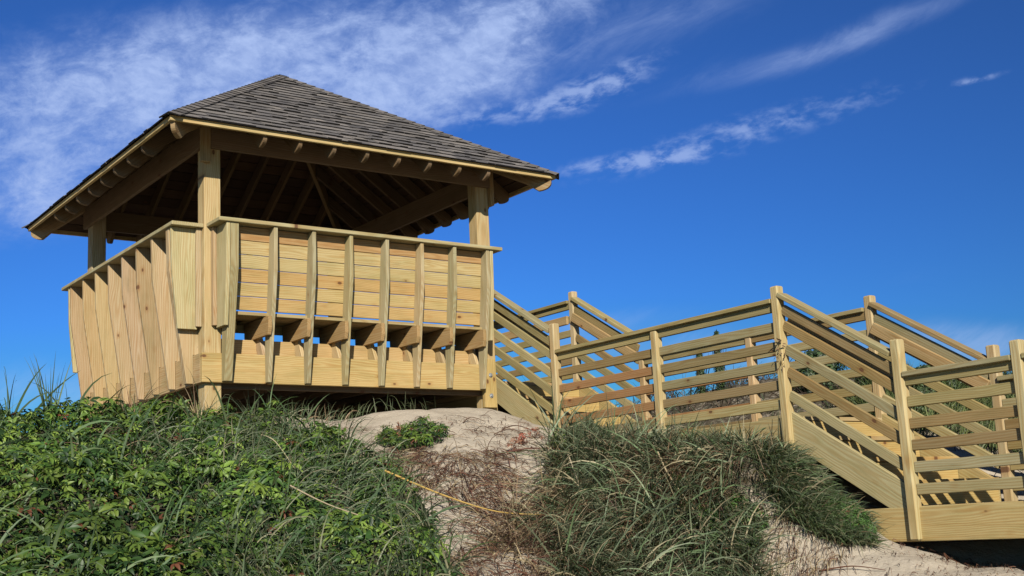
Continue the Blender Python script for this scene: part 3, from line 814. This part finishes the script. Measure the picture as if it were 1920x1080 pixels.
def creeper(P, n, seed, hmax=.16, size=.055, greens=GREENS, hk=1.0):
    r = np.random.default_rng(seed); x, y = scatter(P, n, seed)
    keep = fld(x, y, 3.1, 1.7)+fld(x, y, 9, .6)*.6 > -.2; x, y = x[keep], y[keep]; n = len(x)
    can = .04+hmax*fld(x, y, 5.3, 4.2)*hk
    z = H(x, y)+can*np.sqrt(r.random(n))+.01
    s = slope(x, y); N = np.stack([s[:, 0]*.6, s[:, 1]*.6-.15, np.ones(n)], 1)+r.normal(0, .38, (n, 3))
    c = pal(greens, n, r, .3); c *= (.70+.75*fld(x, y, 2.2, 8))[:, None]
    k = r.random(n) < .02; c[k] = (.17, .06, .03)
    return leaves(np.stack([x, y, z], 1), N, r.uniform(0, 6.28, n), size*r.uniform(.6, 1.35, n), c, r=r)
DUNE = [(.17, .20, .12), (.14, .18, .10), (.24, .25, .155), (.08, .11, .06), (.30, .28, .17), (.11, .16, .075), (.05, .07, .035)]
STRAW = [(.33, .25, .14), (.26, .19, .11), (.40, .32, .19), (.20, .13, .08), (.30, .20, .12)]
RUST = [(.13, .06, .04), (.10, .05, .035), (.18, .095, .06), (.07, .04, .03), (.24, .17, .11)]
def field(P, n, seed, cols, L=(.2, .5), Wd=(.004, .008), lean=.8, dr=(1.2, 2.8), up=.7, rnd=.5, hgt=.06, dens=None, swk=1.):
    r = np.random.default_rng(seed); x, y = scatter(P, n, seed)
    if dens is not None:
        k = fld(x, y, 4.1, seed*.7) > dens*r.random(len(x))+.1; x, y = x[k], y[k]
    n = len(x); s = slope(x, y)
    sw = (fld(x, y, 2.4, seed+.3)-.5)*2.6*swk              # clumps comb the same way
    D = np.stack([s[:, 0]*lean+sw*.55, s[:, 1]*lean-.0*sw, np.full(n, up)], 1)+r.normal(0, rnd, (n, 3))*np.array([1, 1, .55])
    B = np.stack([s[:, 0]+sw*.4, s[:, 1], 0*x], 1)*.9
    z = H(x, y)+hgt*r.random(n)*fld(x, y, 3, 2)
    return blades(np.stack([x, y, z], 1), D, r.uniform(*L, n)*(1-.5*sstep(x, 2.45, 2.85)*(y < -1.2)*(x < 3.1)), r.uniform(*Wd, n), r.uniform(*dr, n), pal(cols, n, r), bias=B, r=r)
def stuff(name, parts, mat, label, cat):
    V, F, C_ = stack(parts) if isinstance(parts, list) else parts
    o = mesh_np(name, V, F, C_, mat=mat); return tag(o, label, cat, kind='stuff')

stuff('creeper', [creeper(CREEP, 17000, 3, .19, .058), creeper(CREEP, 4200, 4, .24, .088)], LEAF, 'dense green creeper with five-part leaves covering the left slope below the gazebo', 'creeper')
stuff('creeper', [creeper(PATCH, 420, 5, .10, .042)], LEAF, 'small green creeper patch on the bare sand in front of the gazebo', 'creeper')
stuff('creeper', [creeper(PATCH2, 300, 6, .10, .045)], LEAF, 'low green creeper at the left end of the grass mound beside the walkway', 'creeper')
stuff('creeper', [creeper(EDGELOW, 1500, 7, .07, .034, [(.045, .11, .022), (.065, .14, .03), (.03, .075, .018), (.08, .15, .035)])], LEAF, 'bright green fine-leaved weed on the right edge of the mound below the stairs', 'weeds')
stuff('creeper', [creeper(LOW, 900, 8, .12, .034, [(.055, .14, .022), (.075, .16, .03), (.04, .10, .02)])], LEAF, 'green weeds low on the slope at the foot of the grass mound', 'weeds')
stuff('dune_grass', [field(MOUND, 9500, 21, DUNE, (.14, .38), (.005, .0105), 1.3, (.5, 1.8), .55, .42, dens=.85),
                     field(MOUND, 12000, 28, DUNE, (.20, .50), (.005, .010), 1.8, (.2, 1.0), .30, .22, dens=.5, swk=.45),
                     field([(1.95, -3.0), (2.3, -2.8), (2.5, -3.2), (2.35, -3.7), (1.9, -3.5)], 1500, 29, RUST+STRAW, (.1, .3), (.004, .008), 1.3, (.5, 2), .5, .5),
                     field([(.7, -2.9), (1.7, -2.3), (2.1, -2.1), (2.0, -3.0), (1.5, -4), (.4, -4.2)], 4600, 30, RUST+STRAW+STRAW, (.16, .42), (.004, .009), 1.4, (.4, 2), .4, .45, dens=.8),
                     field(MOUND, 6500, 22, STRAW+RUST, (.12, .36), (.004, .008), 1.2, (.6, 2.4), .5, .5, dens=.6),
                     field(MOUND, 1500, 33, [(.20, .26, .15), (.26, .30, .18), (.15, .22, .10), (.42, .36, .22)], (.30, .60), (.008, .013), 1.2, (.5, 1.6), .6, .45),
                     field(EDGE, 3200, 34, DUNE[:6]+[(.15, .22, .09)]*3, (.14, .34), (.005, .010), 1.3, (.3, 1.4), .6, .4, swk=.6), field(EDGE, 1500, 23, [(.08, .13, .05), (.12, .16, .08), (.05, .08, .03), (.15, .17, .09)], (.16, .45), (.004, .008), .9, (.6, 2.2), .8, .7), field(EDGE, 700, 24, STRAW+DUNE, (.12, .5), (.004, .007), .7, (.4, 2.2), .9, .8)], GRASS,
      'tangled grey-green dune grass with dry straw hanging down the mound beside the walkway', 'grass')
stuff('dune_grass', [field(CREEP, 3600, 25, [(.09, .15, .06), (.12, .18, .08), (.07, .12, .05)], (.18, .46), (.005, .012), .5, (1.0, 2.6), 1.1, .5, dens=.7),
                     field(CREEP, 1500, 35, [(.12, .19, .08), (.16, .22, .10), (.09, .15, .07)], (.25, .60), (.011, .020), .7, (.8, 2.0), 1.0, .5, dens=.8),
                     field(CREEP, 3600, 26, STRAW, (.10, .34), (.003, .006), .7, (1.2, 3), .8, .6, dens=.8),
                     field([(-.9, -.5), (.5, -.5), (.68, -1.3), (.58, -2.5), (.1, -3.6), (-1.6, -4), (-.9, -2.4)], 3200, 27, DUNE+[(.09, .16, .05)], (.2, .5), (.005, .012), .6, (.9, 2.4), 1.0, .45, dens=.6)], GRASS,
      'long green grass blades and straw growing up through the creeper on the left slope', 'grass')
stuff('dune_grass', [field([(-.2, -.2), (.9, -.05), (2.3, -.05), (2.3, .12), (.9, .12), (-.2, .1)], 160, 31, [(.10, .13, .06), (.14, .16, .08), (.08, .11, .05)], (.08, .22), (.004, .007), .2, (.3, 1.6), 1.4, .35),
                     field([(-.3, -.45), (1.3, -.35), (1.2, -.1), (-.3, .0)], 300, 32, DUNE+STRAW, (.06, .18), (.004, .007), .3, (.6, 2.0), 1.2, .5)], GRASS,
      'sparse grass blades in the shade under the front edge of the gazebo', 'grass')
stuff('dry_litter', [field(LITTER, 7500, 41, RUST+RUST+STRAW[:3], (.10, .46), (.0035, .0085), .6, (2.5, 6), .25, .75, .05, dens=.9),
                     field([(.9, -.5), (2.6, -.9), (2.4, -1.6), (.9, -1.1)], 380, 42, RUST, (.06, .26), (.003, .006), .3, (2, 6), .4, .8, .02),
                     field([(2.0, -3.8), (2.6, -4.0), (3.6, -4.6), (4.3, -5.6), (2.0, -6), (1.6, -4.4)], 950, 43, RUST, (.05, .2), (.003, .006), .4, (3, 7), .15, .8, .01),
                     field([(1.9, -3.7), (2.5, -3.7), (2.8, -4.4), (2.3, -4.5), (1.9, -4.2)], 700, 44, RUST+STRAW, (.1, .34), (.003, .006), 1.0, (2, 5), .3, .4, .02)], DRY,
      'dry reddish-brown stems and twigs lying on the sand between creeper and grass mound', 'twigs')
stuff('far_brush', [field(FARV, 9000, 51, [(.05, .035, .025), (.08, .05, .035), (.12, .09, .06), (.05, .07, .03)], (.12, .36), (.006, .012), .3, (.6, 2.4), 1.0, .6, dens=.8),
                    field([(4.6, -2.6), (4.7, -4.6), (5.6, -5.6), (7, -5), (6, -2.4)], 6000, 52, [(.12, .16, .05), (.10, .14, .05), (.17, .19, .07), (.08, .12, .04)], (.18, .42), (.005, .010), .2, (.5, 1.6), 1.3, .35)], GRASS,
      'brown brush and green beach grass on the dune behind the walkway railings', 'grass')
# hanging stem bundles, reeds, seedlings: things of their own
def tuft(name, base, n, L, Wd, cols, up, rnd, dr, seed, label, cat, lean=(0, 0), group=None, heads=False):
    r = np.random.default_rng(seed); x, y = base
    bz = float(H(np.array([x]), np.array([y]))[0])
    P = np.array([[x, y, bz-.01]])+r.normal(0, .018, (n, 3))*np.array([1, 1, .1])
    D = np.stack([np.full(n, lean[0]), np.full(n, lean[1]), np.full(n, up)], 1)+r.normal(0, rnd, (n, 3))*np.array([1, 1, .3])
    parts = [blades(P, D, r.uniform(*L, n), r.uniform(*Wd, n), r.uniform(*dr, n), pal(cols, n, r), seg=9, r=r)]
    V, F, C_ = stack(parts)
    o = mesh_np(name, V, F, C_, mat=GRASS)
    o.data.transform(Matrix.Translation(-Vector((x, y, bz))*K)); o.location = Vector((x, y, bz))*K
    return tag(o, label, cat, group or 'separate grass clumps on the dune')
GG = [(.085, .14, .06), (.11, .16, .075), (.06, .10, .045)]
tuft('grass_clump', (-1.60, -.10), 18, (.45, .85), (.014, .024), GG, 1.2, .42, (.5, 1.9), 61, 'tall broad-bladed grass clump at the far left of the dune crest', 'grass clump')
tuft('grass_clump', (-1.27, -.02), 15, (.32, .66), (.009, .017), GG, 1.6, .22, (.3, 1.0), 62, 'upright grass clump standing against the sky just left of the slanting gazebo ribs', 'grass clump')
tuft('grass_clump', (-.70, -.22), 30, (.25, .55), (.007, .012), GG+STRAW+RUST, 1.2, .5, (.6, 2.2), 63, 'half-dry grass clump in front of the slanting left-hand ribs', 'grass clump')
tuft('grass_clump', (-.22, -.38), 26, (.20, .50), (.006, .013), GG+STRAW, 1.2, .55, (.6, 2.0), 64, 'arching grass clump beside the foot of the front corner post', 'grass clump')
tuft('grass_clump', (2.42, -1.62), 9, (.42, .72), (.009, .015), [(.07, .11, .045), (.10, .13, .06)], 1.5, .33, (.4, 1.3), 65, 'tall arching grass clump in front of the first walkway railing post', 'grass clump', lean=(.25, -.2))
tuft('grass_clump', (2.72, -2.0), 10, (.30, .62), (.008, .013), [(.08, .12, .05), (.15, .15, .08)], 1.2, .5, (.6, 1.6), 66, 'bent grass clump at the railing between the first two walkway posts', 'grass clump', lean=(.3, -.3))
tuft('grass_clump', (2.98, -3.62), 9, (.25, .50), (.005, .009), [(.20, .16, .09), (.12, .13, .07)], 1.7, .14, (.1, .7), 67, 'thin dry grass stalks rising along the tall post at the top of the lower stairs', 'grass clump')
for i, (x, y, l) in enumerate(((5.9, -4.55, 'seed-headed beach grass stalk seen above the lower stair railing, nearer the post'), (6.2, -5.6, 'seed-headed beach grass stalk at the right edge above the lower railing'))):
    tuft('beach_grass_stalk', (x, y), 6, (.75, 1.15), (.006, .010), [(.28, .22, .12), (.16, .17, .08)], 2.2, .16, (.2, .7), 70+i, l, 'grass stalk')
def seedling(x, y, h, seed, label):
    r = np.random.default_rng(seed); bz = float(H(np.array([x]), np.array([y]))[0])
    root = empty('seedling', (x, y, bz), label, 'seedling')
    P = np.array([[x, y, bz]]); V, F, C_ = blades(P, np.array([[.1, -.1, 1.0]]), np.array([h]), np.array([.014]), np.array([.1]), np.array([[.10, .07, .04]]), seg=5, r=r)
    mesh_np('stem', V, F, C_, mat=DRY, parent=root)
    n = 16; t = r.uniform(.5, 1, n); C0 = np.stack([x+.1*h*t, y-.1*h*t, bz+h*t], 1)
    L = leaves(C0, r.normal(0, .5, (n, 3))+[0, -.2, 1], r.uniform(0, 6.28, n), r.uniform(.05, .09, n), pal(GREENS[:3], n, r), five=False, r=r, slim=.28)
    mesh_np('foliage', *L, mat=LEAF, parent=root)
seedling(.10, -.16, .20, 80, 'small leafy seedling in front of the front corner post base')
def stem(name, pts, rad, col, label, cat):
    """bent dry stalk as a tapered tube through points; z = height over the ground"""
    P = [Vector((x, y, float(H(np.array([x]), np.array([y]))[0])+h)) for x, y, h in pts]
    Q = []
    for i in range(len(P)-1):
        for k in range(6): 
            a = P[max(i-1, 0)]; b_ = P[i]; c_ = P[i+1]; d_ = P[min(i+2, len(P)-1)]; t = k/6
            Q.append(.5*((2*b_)+(c_-a)*t+(2*a-5*b_+4*c_-d_)*t*t+(-a+3*b_-3*c_+d_)*t**3))
    Q.append(P[-1]); V, F = [], []; n = 6; N = len(Q)
    for i, q in enumerate(Q):
        d = (Q[min(i+1, N-1)]-Q[max(i-1, 0)]).normalized(); s = d.cross(Vector((.1, .2, 1))).normalized(); u = s.cross(d)
        rr = rad*(1-.75*i/N)
        for k in range(n):
            a = k/n*6.2832; V.append((q+(s*math.cos(a)+u*math.sin(a))*rr)*K)
    for i in range(N-1):
        for k in range(n): F.append((i*n+k, i*n+(k+1) % n, (i+1)*n+(k+1) % n, (i+1)*n+k))
    V = np.array(V); o = mesh_np(name, V-V[0], [np.array(F)], np.tile(col, (len(V), 1)), mat=DRY, smooth=True); o.location = Vector(V[0])
    return tag(o, label, cat, 'reeds and twigs lying on the dune')
stem('dry_reed', [(.42, -2.21, .20), (.72, -2.50, .16), (1.0, -2.76, .12), (1.28, -3.0, .13)], .0085, (.50, .33, .10), 'long straight yellow reed lying across the slope in the middle foreground', 'dry reed')
stem('dry_reed', [(1.28, -3.01, .125), (1.19, -3.2, .08), (1.08, -3.36, .03), (.98, -3.5, .01)], .006, (.46, .36, .20), 'short pale reed hanging down from the end of the long yellow reed', 'dry reed')
stem('dry_reed', [(1.92, -2.42, .20), (1.75, -2.72, .17), (1.62, -2.95, .13), (1.5, -3.22, .10), (1.42, -3.38, .03)], .007, (.50, .42, .29), 'pale bleached reed hanging down the left part of the grass mound', 'dry reed')
stem('dry_reed', [(2.22, -3.1, .19), (2.12, -3.3, .16), (2.05, -3.52, .13), (1.98, -3.75, .10), (1.93, -3.9, .05)], .007, (.45, .36, .22), 'straw-coloured reed hanging down the middle of the grass mound', 'dry reed')
stem('dry_reed', [(-.35, -2.3, .22), (-.2, -2.55, .20), (.02, -2.85, .16), (.15, -3.15, .10)], .006, (.42, .34, .22), 'thin pale reed among the creeper left of the middle foreground', 'dry reed')
stem('dry_reed', [(-.16, -1.45, .26), (-.13, -1.62, .25), (-.09, -1.85, .14)], .006, (.46, .40, .24), 'short upright straw stalk in the creeper below the gazebo', 'dry reed')
stem('driftwood_twig', [(2.95, -4.95, .02), (3.02, -4.88, .05), (3.1, -4.86, .03), (3.2, -4.86, .01)], .007, (.13, .06, .035), 'dark forked twig on the sand left of the lower walkway beam', 'twig')
stem('driftwood_twig', [(2.30, -4.45, .01), (2.42, -4.62, .04), (2.52, -4.80, .01)], .006, (.12, .05, .03), 'dark curved twig on the sand at the lower right', 'twig')
stem('driftwood_twig', [(2.30, -1.05, .01), (2.38, -1.13, .06), (2.50, -1.22, .03), (2.56, -1.32, .01)], .006, (.10, .06, .045), 'dark bent twig on the clean sand below the first stairs', 'twig')
stem('driftwood_twig', [(2.08, -1.22, .01), (2.22, -1.26, .07), (2.34, -1.35, .02)], .0055, (.12, .07, .05), 'dark arched twig on the clean sand between the small creeper patch and the walkway', 'twig')
stem('driftwood_twig', [(1.95, -.95, .01), (2.05, -.92, .05), (2.16, -.95, .05), (2.22, -.90, .01)], .005, (.16, .10, .07), 'thin brown twig on the sand mound under the gazebo corner', 'twig')
stem('driftwood_twig', [(1.70, -1.75, .04), (1.95, -1.85, .08), (2.2, -2.0, .06), (2.4, -2.0, .03)], .0075, (.13, .06, .045), 'long dark root across the litter at the left end of the mound', 'twig')
# dried vine curled round the tall post
r = np.random.default_rng(130); n = 26
C0 = np.stack([XN-.012+r.normal(0, .012, n), -3.63+r.normal(0, .016, n), -.36+r.uniform(-.14, .10, n)], 1)
V, F, C_ = leaves(C0, r.normal(0, 1, (n, 3)), r.uniform(0, 6.28, n), r.uniform(.035, .06, n), pal([(.30, .20, .12), (.20, .12, .07), (.38, .28, .18)], n, r), five=False, r=r, slim=.3)
pv = stack([(V, F, C_)])
tag(mesh_np('dried_vine', *pv, mat=DRY), 'curled brown dead vine clinging to the tall post at the head of the lower stairs', 'dead vine')
# red leaved sprigs on the sand
for i, (x, y, l) in enumerate(((1.33, -.93, 'red-brown withered sprig on the sand beside the small creeper patch'), (2.18, -1.50, 'red-leaved sprig on the open sand nearest the walkway mound'), (2.02, -1.62, 'smaller rust-coloured sprig left of the red-leaved sprig'), (2.36, -1.42, 'rust-coloured sprig close under the first walkway post'))):
    r = np.random.default_rng(90+i); n = 16; bz = float(H(np.array([x]), np.array([y]))[0])
    C0 = np.stack([x+r.normal(0, .035, n), y+r.normal(0, .035, n), bz+r.uniform(.01, .11, n)], 1)
    V, F, C_ = leaves(C0, r.normal(0, .6, (n, 3))+[0, -.4, .8], r.uniform(0, 6.28, n), r.uniform(.022, .042, n), pal([(.38, .10, .06), (.30, .09, .05), (.35, .17, .10)], n, r), r=r)
    sV, sF, sC = blades(np.tile([[x, y, bz-.01]], (n, 1)), C0-np.array([x, y, bz-.01]), np.linalg.norm(C0-np.array([x, y, bz-.01]), axis=1), np.full(n, .005), np.zeros(n), np.tile([[.12, .06, .04]], (n, 1)), r=r)
    V, F, C_ = stack([(V, F, C_), (sV, sF, sC)])
    o = mesh_np('dried_sprig', V-np.array([x, y, bz])*K, F, C_, mat=LEAF); o.location = Vector((x, y, bz))*K
    tag(o, l, 'withered sprig', 'withered sprigs on the sand')
# shrubs beyond the walkway
def shrub(x, y, h, w_, n, seed, label, cols, conical=False, z=None, size=.045):
    r = np.random.default_rng(seed); bz = float(H(np.array([x]), np.array([y]))[0]) if z is None else z
    root = empty('shrub', (x, y, bz), label, 'shrub', 'shrubs beyond the walkway')
    parts = []; m_ = 9
    D = np.stack([r.normal(0, w_*.8, m_), r.normal(0, w_*.8, m_), np.full(m_, h)], 1)
    P = np.tile([[x, y, bz]], (m_, 1))
    V, F, C_ = blades(P, D, np.full(m_, h*.9), np.full(m_, .014), np.full(m_, .1), np.tile([[.08, .055, .035]], (m_, 1)), r=r)
    mesh_np('branches', V, F, C_, mat=DRY, parent=root)
    t = r.random(n)**.7; rad = w_*(1-t*.85 if conical else np.sqrt(np.maximum(1-(t*1.7-.7)**2, .02)))*np.sqrt(r.random(n)); an = r.uniform(0, 6.28, n)
    lump = .75+.5*fld(an*3, t*6, 2.0, seed)
    C0 = np.stack([x+rad*lump*np.cos(an), y+rad*lump*np.sin(an), bz+h*t], 1)
    L = leaves(C0, np.stack([np.cos(an), np.sin(an), np.full(n, .8)], 1)+r.normal(0, .4, (n, 3)), r.uniform(0, 6.28, n), size*r.uniform(.6, 1.3, n), pal(cols, n, r, .35), r=r, slim=.42)
    mesh_np('foliage', *L, mat=LEAF, parent=root)
SG = [(.035, .065, .025), (.05, .09, .03), (.025, .045, .02), (.07, .11, .035)]
shrub(5.60, -.18, .60, .085, 700, 101, 'narrow dark evergreen shrub tip, left one of the pair seen through the walkway railing', SG, True, size=.028)
shrub(5.40, -.66, .72, .085, 760, 102, 'taller dark evergreen shrub tip, right one of the pair seen through the walkway railing', SG, True, size=.028)
shrub(5.9, -1.55, .42, .34, 900, 103, 'round dark green bush behind the second walkway bay', SG)
shrub(5.7, -2.5, .40, .30, 900, 104, 'dark green bush behind the tall post at the head of the lower stairs', SG)
shrub(5.6, -3.05, .36, .36, 1000, 105, 'dark green bush seen through the lower stair railing', SG+[(.08, .12, .04)])
shrub(5.25, -3.35, .26, .30, 800, 106, 'low pale green bush beside the lower stairs', [(.09, .13, .05), (.06, .10, .04), (.12, .15, .07)])
